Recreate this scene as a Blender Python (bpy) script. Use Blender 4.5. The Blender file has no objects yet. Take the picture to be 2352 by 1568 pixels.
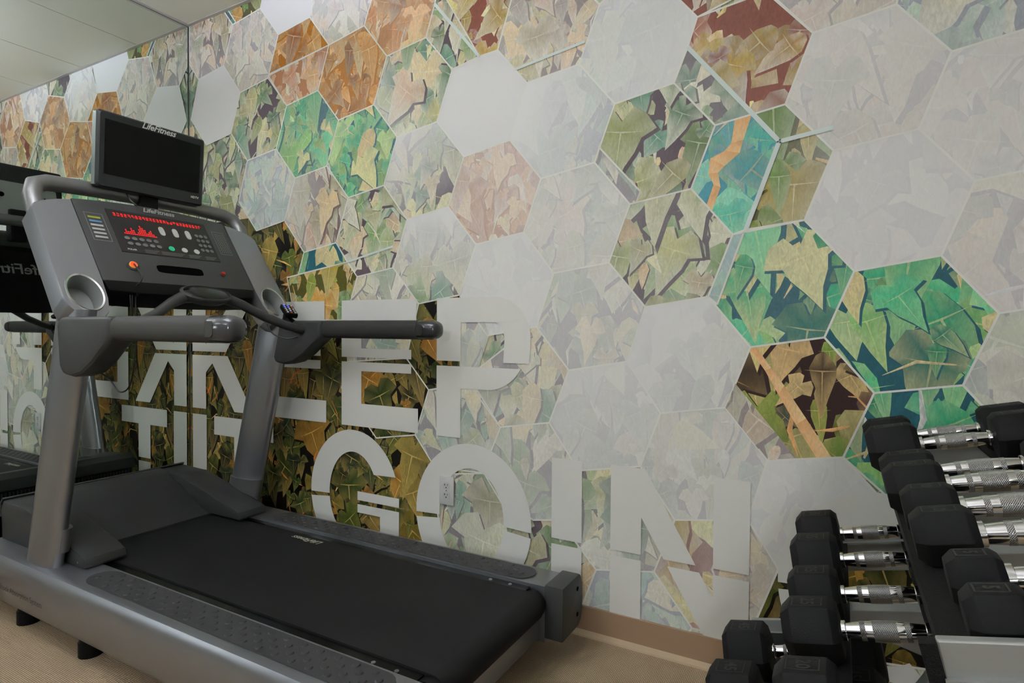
import bpy, math, random
from mathutils import Vector, Matrix
sc = bpy.context.scene
col = sc.collection
rnd = random.Random(7)

# ---------------------------------------------------------------- camera
cam = bpy.data.cameras.new('camera')
cam.sensor_width = 36.0; cam.lens = 36.0*1351.36/2352; cam.clip_start = 0.02
camo = bpy.data.objects.new('camera', cam); col.objects.link(camo)
def cam_matrix(loc, yaw, pitch, roll):
    cy, sy, cp, sp = math.cos(yaw), math.sin(yaw), math.cos(pitch), math.sin(pitch)
    f = Vector((-sy*cp, cy*cp, sp)); r = Vector((cy, sy, 0)); u = r.cross(f)
    r2 = math.cos(roll)*r+math.sin(roll)*u; u2 = -math.sin(roll)*r+math.cos(roll)*u
    return Matrix(((r2.x, u2.x, -f.x, loc[0]), (r2.y, u2.y, -f.y, loc[1]), (r2.z, u2.z, -f.z, loc[2]), (0, 0, 0, 1)))
camo.matrix_world = cam_matrix((3.0657, -1.936, 1.0763), 0.5076, -0.0210, 0.0065)
sc.camera = camo

# ---------------------------------------------------------------- world, light levels, exposure
w = bpy.data.worlds.new('world'); sc.world = w; w.use_nodes = True
w.node_tree.nodes['Background'].inputs[0].default_value = (.8, .85, .9, 1)
w.node_tree.nodes['Background'].inputs[1].default_value = .3
UPLIGHT = 123.0        # emission of the upward panels of unseen pendants, added to light the ceiling
DOWNLIGHT = 0.4      # emission of their downward panels
ADDED_WINDOW = 28.0        # emission of the unseen window pane added in the opposite wall
sc.view_settings.view_transform = 'Standard'; sc.view_settings.look = 'None'
sc.view_settings.gamma = 1.0; sc.view_settings.use_curve_mapping = False
sc.view_settings.exposure = -0.02

# ---------------------------------------------------------------- materials
def lin(c):
    return tuple(((x/255)/12.92 if x/255 <= .04045 else ((x/255+.055)/1.055)**2.4) for x in c)
MATS = {}
def mat(name, rgb, rough=.5, metal=0., spec=.5, emis=None, es=0., bump=None, noise=None, coat=0.):
    if name in MATS: return MATS[name]
    m = bpy.data.materials.new(name); m.use_nodes = True
    nt = m.node_tree; b = nt.nodes['Principled BSDF']
    b.inputs['Base Color'].default_value = (*rgb, 1)
    b.inputs['Roughness'].default_value = rough; b.inputs['Metallic'].default_value = metal
    b.inputs['Specular IOR Level'].default_value = spec
    b.inputs['Coat Weight'].default_value = coat
    if emis: b.inputs['Emission Color'].default_value = (*emis, 1); b.inputs['Emission Strength'].default_value = es
    if noise or bump:
        tc = nt.nodes.new('ShaderNodeTexCoord')
    if noise:      # (scale, amount) : mottled colour
        n = nt.nodes.new('ShaderNodeTexNoise'); n.inputs['Scale'].default_value = noise[0]; n.inputs['Detail'].default_value = 6
        nt.links.new(tc.outputs['Object'], n.inputs['Vector'])
        mx = nt.nodes.new('ShaderNodeMix'); mx.data_type = 'RGBA'
        mx.inputs[6].default_value = (*[max(0, c*(1-noise[1])) for c in rgb], 1)
        mx.inputs[7].default_value = (*[min(1, c*(1+noise[1])) for c in rgb], 1)
        nt.links.new(n.outputs['Fac'], mx.inputs[0]); nt.links.new(mx.outputs[2], b.inputs['Base Color'])
    if bump:       # (scale, strength)
        n2 = nt.nodes.new('ShaderNodeTexNoise'); n2.inputs['Scale'].default_value = bump[0]; n2.inputs['Detail'].default_value = 3
        nt.links.new(tc.outputs['Object'], n2.inputs['Vector'])
        bp = nt.nodes.new('ShaderNodeBump'); bp.inputs['Strength'].default_value = bump[1]; bp.inputs['Distance'].default_value = .002
        nt.links.new(n2.outputs['Fac'], bp.inputs['Height']); nt.links.new(bp.outputs['Normal'], b.inputs['Normal'])
    MATS[name] = m
    return m
SILVER = mat('silver_paint', (.285, .295, .32), .30, .8, bump=(400, .05))
SILVER_D = mat('silver_paint_dark', (.16, .16, .16), .36, .6, bump=(500, .1))
GREYP = mat('charcoal_plastic', (.029, .030, .030), .42, 0, .22, bump=(900, .25))
GREYP2 = mat('grey_plastic', (.038, .039, .038), .40, 0, .22, bump=(900, .25))
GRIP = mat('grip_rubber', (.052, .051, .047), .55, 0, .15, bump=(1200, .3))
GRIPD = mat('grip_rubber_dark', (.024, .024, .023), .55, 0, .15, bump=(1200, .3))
PAD = mat('foot_pad_rubber', (.038, .038, .039), .5, 0, .18, bump=(900, .2))
BLACKP = mat('black_plastic', (.005, .005, .005), .45, 0, .10)
BLACKG = mat('black_gloss', (.004, .004, .004), .2, 0, .3)
SCREEN = mat('dark_screen', (.003, .003, .003), .35, 0, .1)
BELT = mat('belt_rubber', (.0105, .0105, .0105), .62, 0, .10, noise=(6, .25), bump=(700, .35))
DECK = mat('deck_black', (.004, .004, .004), .2, 0, .15)
RUBBER = mat('dumbbell_rubber', (.0095, .0095, .0095), .6, 0, .10, bump=(500, .2))
RUBBERN = mat('dumbbell_number', (.035, .035, .034), .45, 0, .05)
CHROME = mat('chrome', (.78, .78, .79), .07, 1.)
WHITEP = mat('white_plastic', (.70, .70, .68), .35)
DARKHOLE = mat('dark_hole', (.002, .002, .002), .9, 0, .0)
LOGO = mat('logo_white', (.62, .62, .60), .5)
LOGO_S = mat('logo_silver', (.40, .40, .39), .4, .3)
LOGO_C = mat('logo_cream', (.50, .49, .38), .6)
LOGO_G = mat('logo_grey', (.20, .20, .20), .5)
BTN = mat('button_pale', (.50, .50, .48), .5)
BTND = mat('button_grey', (.12, .12, .115), .5)
BTNG = mat('button_green', (.02, .45, .22), .5)
LED = mat('led_red', (.3, .0, .0), .5, emis=(1., .01, .015), es=1.1)
LEDOR = mat('button_lit_red', (.7, .05, .01), .35, emis=(1., .08, .01), es=.55)
LEDYE = mat('button_ring_orange', (.6, .25, .05), .4, emis=(1., .35, .06), es=.35)
REDP = mat('red_plastic', (.45, .015, .01), .3)
RACK_S = mat('rack_silver', (.33, .34, .325), .42, .45, noise=(3, .1))
RACK_B = mat('rack_black', (.007, .007, .007), .6, 0, .12, bump=(600, .6))
CORD = mat('cord_black', (.006, .006, .006), .4)

def kmat():
    m = bpy.data.materials.new('knurled_chrome'); m.use_nodes = True; nt = m.node_tree; b = nt.nodes['Principled BSDF']
    b.inputs['Base Color'].default_value = (.66, .66, .66, 1); b.inputs['Metallic'].default_value = 1; b.inputs['Roughness'].default_value = .22
    tc = nt.nodes.new('ShaderNodeTexCoord'); sx = nt.nodes.new('ShaderNodeSeparateXYZ'); nt.links.new(tc.outputs['Object'], sx.inputs[0])
    at = nt.nodes.new('ShaderNodeMath'); at.operation = 'ARCTAN2'; nt.links.new(sx.outputs['Y'], at.inputs[0]); nt.links.new(sx.outputs['Z'], at.inputs[1])
    outs = []
    for s in (1, -1):
        a = nt.nodes.new('ShaderNodeMath'); a.operation = 'MULTIPLY'; a.inputs[1].default_value = 30*s; nt.links.new(at.outputs[0], a.inputs[0])
        x = nt.nodes.new('ShaderNodeMath'); x.operation = 'MULTIPLY_ADD'; x.inputs[1].default_value = 2400; nt.links.new(sx.outputs['X'], x.inputs[0]); nt.links.new(a.outputs[0], x.inputs[2])
        sn = nt.nodes.new('ShaderNodeMath'); sn.operation = 'SINE'; nt.links.new(x.outputs[0], sn.inputs[0]); outs.append(sn)
    mx = nt.nodes.new('ShaderNodeMath'); mx.operation = 'MAXIMUM'; nt.links.new(outs[0].outputs[0], mx.inputs[0]); nt.links.new(outs[1].outputs[0], mx.inputs[1])
    bp = nt.nodes.new('ShaderNodeBump'); bp.inputs['Strength'].default_value = .8; bp.inputs['Distance'].default_value = .0006
    nt.links.new(mx.outputs[0], bp.inputs['Height']); nt.links.new(bp.outputs['Normal'], b.inputs['Normal'])
    return m
KNURL = kmat()

# ---------------------------------------------------------------- mesh helpers
class MB:
    def __init__(s): s.v = []; s.f = []
    def add(s, v, f):
        o = len(s.v); s.v += [tuple(p) for p in v]; s.f += [tuple(i+o for i in q) for q in f]; return s
    def box(s, x0, x1, y0, y1, z0, z1):
        return s.add([(x, y, z) for x in (x0, x1) for y in (y0, y1) for z in (z0, z1)],
                     [(0, 1, 3, 2), (4, 6, 7, 5), (0, 4, 5, 1), (2, 3, 7, 6), (0, 2, 6, 4), (1, 5, 7, 3)])
    def loft(s, rings, cap=True, closed=False):
        n = len(rings[0]); v = [p for r in rings for p in r]; f = []
        m = len(rings)
        for i in range(m if closed else m-1):
            for j in range(n):
                a = i*n+j; b = i*n+(j+1) % n; c = ((i+1) % m)*n+(j+1) % n; d = ((i+1) % m)*n+j
                f.append((a, b, c, d))
        if cap and not closed:
            f.append(tuple(range(n))[::-1]); f.append(tuple(range((m-1)*n, m*n)))
        return s.add(v, f)
    def prism(s, poly, fn, a, b):      # poly of (u,v) swept from w=a to w=b through fn(u,v,w)
        return s.loft([[fn(u, v, a) for u, v in poly], [fn(u, v, b) for u, v in poly]])
    def tube(s, path, r, n=12, flat=1.0):
        P = [Vector(p) for p in path]; rings = []; up = None
        for i, p in enumerate(P):
            t = (P[min(i+1, len(P)-1)]-P[max(i-1, 0)]).normalized()
            if up is None:
                up = Vector((0, 0, 1)) if abs(t.z) < .9 else Vector((1, 0, 0))
            side = t.cross(up).normalized(); up = side.cross(t).normalized()
            rr = r[i] if isinstance(r, (list, tuple)) else r
            rings.append([p+side*(math.cos(k*2*math.pi/n)*rr*flat)+up*(math.sin(k*2*math.pi/n)*rr) for k in range(n)])
        return s.loft(rings)
    def cyl(s, c, axis, r, h, n=16, r2=None):
        A = Vector(axis).normalized(); C = Vector(c)
        u = A.cross(Vector((0, 0, 1)) if abs(A.z) < .9 else Vector((1, 0, 0))).normalized(); v = A.cross(u)
        r2 = r if r2 is None else r2
        return s.loft([[C+u*(math.cos(k*2*math.pi/n)*q)+v*(math.sin(k*2*math.pi/n)*q)+A*d for k in range(n)] for q, d in ((r, 0), (r2, h))])
    def mesh(s, name):
        me = bpy.data.meshes.new(name); me.from_pydata(s.v, [], s.f); me.update()
        return me
import bmesh
def fix(me, smooth=None, bevel=0, seg=2):
    bm = bmesh.new(); bm.from_mesh(me)
    bmesh.ops.recalc_face_normals(bm, faces=bm.faces)
    if bevel:
        ed = [e for e in bm.edges if len(e.link_faces) == 2 and e.calc_face_angle(0) > .5]
        bmesh.ops.bevel(bm, geom=ed, offset=bevel, segments=seg, affect='EDGES', profile=.5, clamp_overlap=True)
    bm.to_mesh(me); bm.free()
    if smooth is not None:
        for p in me.polygons: p.use_smooth = True
        me.set_sharp_from_angle(angle=smooth)
    return me
def link(name, me, m, parent=None, top=False):
    if m is not None:
        me.materials.clear(); me.materials.append(m)
    o = bpy.data.objects.new(name, me); col.objects.link(o)
    if parent is not None:
        o.parent = parent
        if top: o.matrix_parent_inverse = Matrix.Translation(-Vector(parent.location))
    return o
def part(name, mb, m, parent, smooth=.6, bevel=0, seg=2, label=None):
    # geometry is in world coordinates; parent is a thing's empty or one of its parts
    me = fix(mb.mesh(name), smooth, bevel, seg)
    o = link(name, me, m, parent, top=(parent is not None and parent.type == 'EMPTY'))
    if label: o['label'] = label
    return o
def lpart(name, mb, m, parent, smooth=.6, bevel=0, seg=2):
    return link(name, fix(mb.mesh(name), smooth, bevel, seg), m, parent)
def thing(name, loc, label, cat, group=None):
    o = bpy.data.objects.new(name, None); col.objects.link(o); o.location = loc; o.empty_display_size = .1
    o['label'] = label; o['category'] = cat
    if group: o['group'] = group
    return o
def struct(name, mb, m, label=None, smooth=None, bevel=0):
    o = link(name, fix(mb.mesh(name), smooth, bevel), m); o['kind'] = 'structure'
    if label: o['label'] = label
    return o
def ell(cx, cy, a, b, n=24, p=2.0):
    out = []
    for k in range(n):
        t = 2*math.pi*k/n; c, s_ = math.cos(t), math.sin(t)
        out.append((cx+a*math.copysign(abs(c)**(2/p), c), cy+b*math.copysign(abs(s_)**(2/p), s_)))
    return out
def text_mesh(name, txt, size, shear=0., spacing=1.0, bold=0.):
    cu = bpy.data.curves.new(name, 'FONT'); cu.body = txt; cu.size = size; cu.align_x = 'CENTER'; cu.align_y = 'CENTER'
    cu.shear = shear; cu.space_character = spacing; cu.offset = bold; cu.extrude = 0
    cu.resolution_u = 2
    o = bpy.data.objects.new(name, cu); col.objects.link(o)
    dg = bpy.context.evaluated_depsgraph_get(); me = bpy.data.meshes.new_from_object(o.evaluated_get(dg))
    bpy.data.objects.remove(o); bpy.data.curves.remove(cu)
    return me
def place_text(name, txt, size, m, parent, origin, right, up, shear=0., spacing=1., bold=0., lift=.0006, label=None):
    me = text_mesh(name, txt, size, shear, spacing, bold)
    R = Vector(right).normalized(); U = Vector(up).normalized(); N = R.cross(U).normalized(); O = Vector(origin)+N*lift
    for v in me.vertices: v.co = O+R*v.co.x+U*v.co.y
    o = link(name, me, m, parent, top=(parent is not None and parent.type == 'EMPTY'))
    if label: o['label'] = label
    return o

# ================================================================ THE ROOM
RX, RY, RZ = 5.2, -5.6, 2.695
def carpet():
    m = bpy.data.materials.new('carpet'); m.use_nodes = True; nt = m.node_tree; b = nt.nodes['Principled BSDF']
    b.inputs['Roughness'].default_value = .95; b.inputs['Specular IOR Level'].default_value = .1
    tc = nt.nodes.new('ShaderNodeTexCoord')
    n = nt.nodes.new('ShaderNodeTexNoise'); n.inputs['Scale'].default_value = 260; n.inputs['Detail'].default_value = 2
    wv = nt.nodes.new('ShaderNodeTexWave'); wv.inputs['Scale'].default_value = 62; wv.inputs['Distortion'].default_value = .6; wv.inputs['Detail'].default_value = 1
    wv2 = nt.nodes.new('ShaderNodeTexWave'); wv2.bands_direction = 'Y'; wv2.inputs['Scale'].default_value = 62; wv2.inputs['Distortion'].default_value = .6
    big = nt.nodes.new('ShaderNodeTexNoise'); big.inputs['Scale'].default_value = 3.0
    for q in (n, wv, wv2, big): nt.links.new(tc.outputs['Object'], q.inputs['Vector'])
    mu = nt.nodes.new('ShaderNodeMath'); mu.operation = 'MULTIPLY'; nt.links.new(wv.outputs['Fac'], mu.inputs[0]); nt.links.new(wv2.outputs['Fac'], mu.inputs[1])
    ad = nt.nodes.new('ShaderNodeMath'); ad.operation = 'MULTIPLY_ADD'; ad.inputs[1].default_value = .5; nt.links.new(n.outputs['Fac'], ad.inputs[0]); nt.links.new(mu.outputs[0], ad.inputs[2])
    rp = nt.nodes.new('ShaderNodeValToRGB'); e = rp.color_ramp.elements
    e[0].position = .1; e[0].color = (*lin((122, 104, 82)), 1); e[1].position = .9; e[1].color = (*lin((224, 200, 166)), 1)
    nt.links.new(ad.outputs[0], rp.inputs[0])
    mx = nt.nodes.new('ShaderNodeMix'); mx.data_type = 'RGBA'; mx.blend_type = 'MULTIPLY'; mx.inputs[0].default_value = .35
    nt.links.new(rp.outputs[0], mx.inputs[6]); nt.links.new(big.outputs['Fac'], mx.inputs[7]); nt.links.new(mx.outputs[2], b.inputs['Base Color'])
    bp = nt.nodes.new('ShaderNodeBump'); bp.inputs['Strength'].default_value = .6; bp.inputs['Distance'].default_value = .003
    nt.links.new(ad.outputs[0], bp.inputs['Height']); nt.links.new(bp.outputs['Normal'], b.inputs['Normal'])
    return m
WALLP = mat('wall_paint', (.45, .45, .44), .7, bump=(250, .15))
TILE = mat('ceiling_tile_white', lin((226, 225, 206)), .9, bump=(380, .25))
struct('floor', MB().box(-.1, RX+.1, RY-.1, .1, -.1, 0), carpet(), 'beige ribbed carpet floor')
wall_back = struct('wall_back', MB().box(-.1, RX+.1, 0, .1, 0, RZ), WALLP, 'long wall covered by a printed leaf mural')
struct('wall_left', MB().box(-.1, -.008, RY-.1, 0, 0, RZ), WALLP, 'wall behind the mirror')
struct('wall_right', MB().box(RX, RX+.1, RY-.1, 0, 0, RZ), WALLP)
WX0, WX1, WZ0, WZ1 = 3.65, 4.35, 1.5, 2.2
struct('wall_front', MB().box(-.008, WX0, RY-.1, RY, 0, RZ).box(WX1, RX, RY-.1, RY, 0, RZ).box(WX0, WX1, RY-.1, RY, 0, WZ0).box(WX0, WX1, RY-.1, RY, WZ1, RZ), WALLP)
win = struct('added_window', MB().box(WX0, WX1, RY-.07, RY-.06, WZ0, WZ1), mat('added_window_pane', (.8, .8, .8), .5, emis=(.95, .98, 1.05), es=ADDED_WINDOW), 'unseen glowing window added in the wall opposite the mural')  # out of view; added as the low source for the handrail's shadow
wf = MB()
for x0, x1, z0, z1 in ((WX0, WX1, WZ0, WZ0+.03), (WX0, WX1, WZ1-.03, WZ1), (WX0, WX0+.03, WZ0+.03, WZ1-.03), (WX1-.03, WX1, WZ0+.03, WZ1-.03)): wf.box(x0, x1, RY-.06, RY+.01, z0, z1)
part('added_window_frame', wf, WHITEP, win)

ceil = struct('ceiling', MB().box(-.1, RX+.1, RY-.1, .1, RZ, RZ+.1), mat('ceiling_gap', (.03, .03, .027), .9), 'suspended tile ceiling')
xs = [0.0]+[.461+.61*k for k in range(8)]+[RX]
ys = [0.0, -1.22, -1.83, -3.05, -3.69, -4.91, RY]
tiles = {}
for i in range(len(xs)-1):
    for j in range(len(ys)-1):
        cx, cy = (xs[i]+xs[i+1])/2, (ys[j]+ys[j+1])/2
        wx, wy = xs[i+1]-xs[i], abs(ys[j]-ys[j+1]); key = (round(wx, 3), round(wy, 3))
        if key not in tiles:
            tiles[key] = fix(MB().box(-wx/2+.003, wx/2-.003, -wy/2+.003, wy/2-.003, -.012, 0).mesh('ceiling_tile'), None)
        o = link('ceiling_tile', tiles[key], TILE if not tiles[key].materials else None, ceil); o.location = (cx, cy, RZ)
part('edge_trim', MB().box(0, RX, -.022, -.0035, RZ-.016, RZ-.0125).box(0, .022, RY, -.022, RZ-.016, RZ-.0125), mat('edge_trim_white', lin((196, 190, 182)), .5), ceil)
UPM = mat('light_panel_up', (.9, .9, .9), .5, emis=(.96, 1., 1.27), es=UPLIGHT)
DNM = mat('light_panel_down', (.9, .9, .9), .5, emis=(.96, 1., 1.27), es=DOWNLIGHT)
for lx, ly, lab in ((1.55, -1.75, 'unseen linear up-light added between the treadmill and the camera'), (1.55, -4.0, 'unseen linear up-light added deepest in the room on the mirror side')):  # unseen hanging fixtures, added to brighten the ceiling
    t = thing('added_pendant', (lx, ly, 2.13), lab, 'light', 'added up-lights')
    fr = MB()
    for x0, x1, y0, y1 in ((-.62, .62, .10, .115), (-.62, .62, -.115, -.10), (-.62, -.605, -.10, .10), (.605, .62, -.10, .10)): fr.box(x0, x1, y0, y1, -.03, .03)
    lpart('housing', fr, WHITEP, t, None)
    lpart('up_panel', MB().box(-.605, .605, -.10, .10, .004, .010), UPM, t, None); lpart('down_panel', MB().box(-.605, .605, -.10, .10, -.010, -.004), DNM, t, None)
    for wx in (-.5, .5): lpart('hanger', MB().cyl((wx, .1075, .03), (0, 0, 1), .0015, RZ-2.13-.045, 6), SILVER, t, None)

BB = mat('baseboard_brown', lin((150, 124, 98)), .45, bump=(120, .1))
bb = struct('baseboard_back', MB().box(0, RX, -.011, 0, .0, .101), BB, 'brown rubber baseboard under the mural', bevel=.002)
part('toe', MB().prism([(-.011, .0), (-.028, .0), (-.026, .006), (-.011, .017)], lambda u, v, t_: (t_, u, v), 0, RX), mat('baseboard_toe', lin((182, 160, 130)), .5), bb, None)

# mirror: silvered glass panel covering the left wall
MIR = mat('mirror_glass', (.80, .855, .82), .012, 1.)
mt = thing('wall_mirror', (0, -2.0, .1), 'tall frameless mirror covering the wall in front of the treadmill', 'mirror')
part('glass', MB().box(-.008, 0, -4.2, -.0095, .102, RZ-.018), MIR, mt, None)
EDGE = mat('mirror_edge', (.008, .02, .017), .25)
part('edge', MB().box(-.008, .0008, -.0095, -.0076, .102, RZ-.018).box(-.008, .0008, -4.2, -.0095, RZ-.018, RZ-.0165), EDGE, mt, None)
lb = struct('baseboard_left', MB().box(-.008, .0, RY, -.03, 0, .1), BB, bevel=.002)

# ================================================================ THE MURAL : a flat print of ivy leaves in hexagons
MUR = bpy.data.materials.new('mural_print'); MUR.use_nodes = True
_nt = MUR.node_tree; _b = _nt.nodes['Principled BSDF']
_a = _nt.nodes.new('ShaderNodeVertexColor'); _a.layer_name = 'print'
_tc = _nt.nodes.new('ShaderNodeTexCoord'); _n = _nt.nodes.new('ShaderNodeTexNoise'); _n.inputs['Scale'].default_value = 55; _n.inputs['Detail'].default_value = 5; _n.inputs['Distortion'].default_value = 1.5
_mp = _nt.nodes.new('ShaderNodeMapping'); _mp.inputs['Scale'].default_value = (1.6, 1, .7)
_nt.links.new(_tc.outputs['Object'], _mp.inputs['Vector']); _nt.links.new(_mp.outputs[0], _n.inputs['Vector'])
_r = _nt.nodes.new('ShaderNodeMapRange'); _r.inputs['From Min'].default_value = .3; _r.inputs['From Max'].default_value = .7; _r.inputs['To Min'].default_value = .72; _r.inputs['To Max'].default_value = 1.22
_m = _nt.nodes.new('ShaderNodeMix'); _m.data_type = 'RGBA'; _m.blend_type = 'MULTIPLY'
_nt.links.new(_n.outputs['Fac'], _r.inputs['Value']); _nt.links.new(_a.outputs['Color'], _m.inputs[6]); _nt.links.new(_r.outputs[0], _m.inputs[7])
_nt.links.new(_a.outputs['Alpha'], _m.inputs[0]); _nt.links.new(_m.outputs[2], _b.inputs['Base Color'])
_b.inputs['Roughness'].default_value = .42; _b.inputs['Specular IOR Level'].default_value = .15
GAIN = 1.6
def pc(*c): return [tuple(min(.95, x*GAIN) for x in lin(q)) for q in c]
# palette: leaves, background, streaks
PAL = {
 'N': (pc((88, 118, 58), (136, 142, 84), (60, 98, 62), (168, 166, 112), (206, 176, 138), (192, 182, 140), (72, 112, 88), (146, 156, 104), (214, 200, 168)), pc((62, 50, 56))[0], pc((226, 212, 186), (214, 176, 140))),
 'D': (pc((26, 54, 22), (58, 74, 24), (18, 48, 30), (96, 82, 28), (38, 60, 22), (140, 98, 36), (12, 30, 18), (124, 108, 52)), pc((14, 11, 8))[0], pc((205, 160, 96), (186, 112, 44))),
 'O': (pc((150, 98, 34), (132, 80, 24), (184, 138, 82), (166, 118, 56), (150, 110, 60), (112, 60, 26), (196, 160, 112)), pc((138, 88, 26))[0], pc((228, 200, 172), (236, 220, 204))),
 'P': (pc((186, 146, 98), (202, 168, 126), (164, 120, 66), (216, 192, 164), (146, 94, 54)), pc((140, 92, 54))[0], pc((238, 222, 206), (230, 206, 180))),
 'T': (pc((24, 132, 94), (72, 164, 122), (50, 148, 104), (144, 174, 122), (24, 104, 84), (106, 154, 88), (200, 182, 134)), pc((30, 72, 80))[0], pc((208, 182, 136), (206, 214, 196))),
 'U': (pc((48, 148, 132), (88, 180, 150), (56, 134, 138), (120, 190, 162), (64, 112, 130)), pc((58, 124, 136))[0], pc((206, 174, 134), (196, 168, 128))),
 'R': (pc((150, 126, 50), (176, 146, 58), (206, 172, 100), (128, 76, 56), (216, 192, 140), (122, 104, 44)), pc((104, 60, 48))[0], pc((226, 222, 208), (216, 190, 130))),
 'G': (pc((112, 124, 34), (86, 122, 38), (150, 132, 40), (178, 136, 56), (60, 104, 34), (190, 160, 104)), pc((64, 62, 22))[0], pc((214, 204, 176), (200, 170, 110))),
 'B': (pc((192, 164, 126), (164, 152, 108), (132, 132, 96), (204, 188, 160), (178, 142, 112), (120, 108, 96)), pc((96, 80, 76))[0], pc((222, 206, 186), (226, 216, 204))),
 'C': (pc((116, 152, 130), (150, 174, 150), (92, 134, 122), (196, 190, 160), (134, 150, 160), (170, 178, 140)), pc((104, 112, 124))[0], pc((214, 214, 200), (204, 190, 160))),
 'K': (pc((50, 40, 30), (80, 104, 42), (112, 124, 58), (40, 60, 50), (166, 158, 104), (58, 40, 34), (186, 164, 116)), pc((40, 26, 24))[0], pc((206, 160, 110), (196, 150, 100))),
}
LIFT = {'D': .38, 'K': .5, 'T': .65, 'U': .5, 'G': .6, 'O': .6}
VEIL = pc((203, 203, 201))[0]
IVY = [(0, .22), (.22, .46), (.5, .38), (.74, .05), (.44, -.08), (.36, -.36), (.17, -.66), (0, -1.05), (-.17, -.66), (-.36, -.36), (-.44, -.08), (-.74, .05), (-.5, .38), (-.22, .46)]
OVA = [(0, .42), (.2, .34), (.36, .1), (.34, -.2), (.2, -.62), (.03, -1.05), (-.15, -.62), (-.3, -.2), (-.34, .1), (-.2, .34)]
def mixc(a, b, t): return tuple(x+(y-x)*t for x, y in zip(a, b))
def clip(poly, cv):
    n = len(cv)
    for i in range(n):
        ax, az = cv[i]; bx, bz = cv[(i+1) % n]; ex, ez = bx-ax, bz-az
        out = []; m = len(poly)
        if not m: return poly
        for k in range(m):
            p, q = poly[k], poly[(k+1) % m]
            dp = ex*(p[1]-az)-ez*(p[0]-ax); dq = ex*(q[1]-az)-ez*(q[0]-ax)
            if dp >= 0: out.append(p)
            if (dp >= 0) != (dq >= 0):
                t = dp/(dp-dq); out.append(tuple(x+(y-x)*t for x, y in zip(p, q)))
        poly = out
    return poly
class Print:
    def __init__(s): s.v = []; s.f = []; s.c = []
    def face(s, poly, y):          # poly of (x,z,r,g,b,a)
        if len(poly) < 3: return
        o = len(s.v)
        for p in poly: s.v.append((p[0], y, p[1])); s.c.append((*p[2:6],))
        s.f.append(tuple(range(o, o+len(poly))))
    def build(s, name, parent):
        me = bpy.data.meshes.new(name); me.from_pydata(s.v, [], s.f)
        at = me.color_attributes.new('print', 'FLOAT_COLOR', 'POINT')
        at.data.foreach_set('color', [x for c in s.c for x in c])
        me.update(); me.materials.append(MUR)
        o = bpy.data.objects.new(name, me); col.objects.link(o); o.parent = parent
        return o
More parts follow.
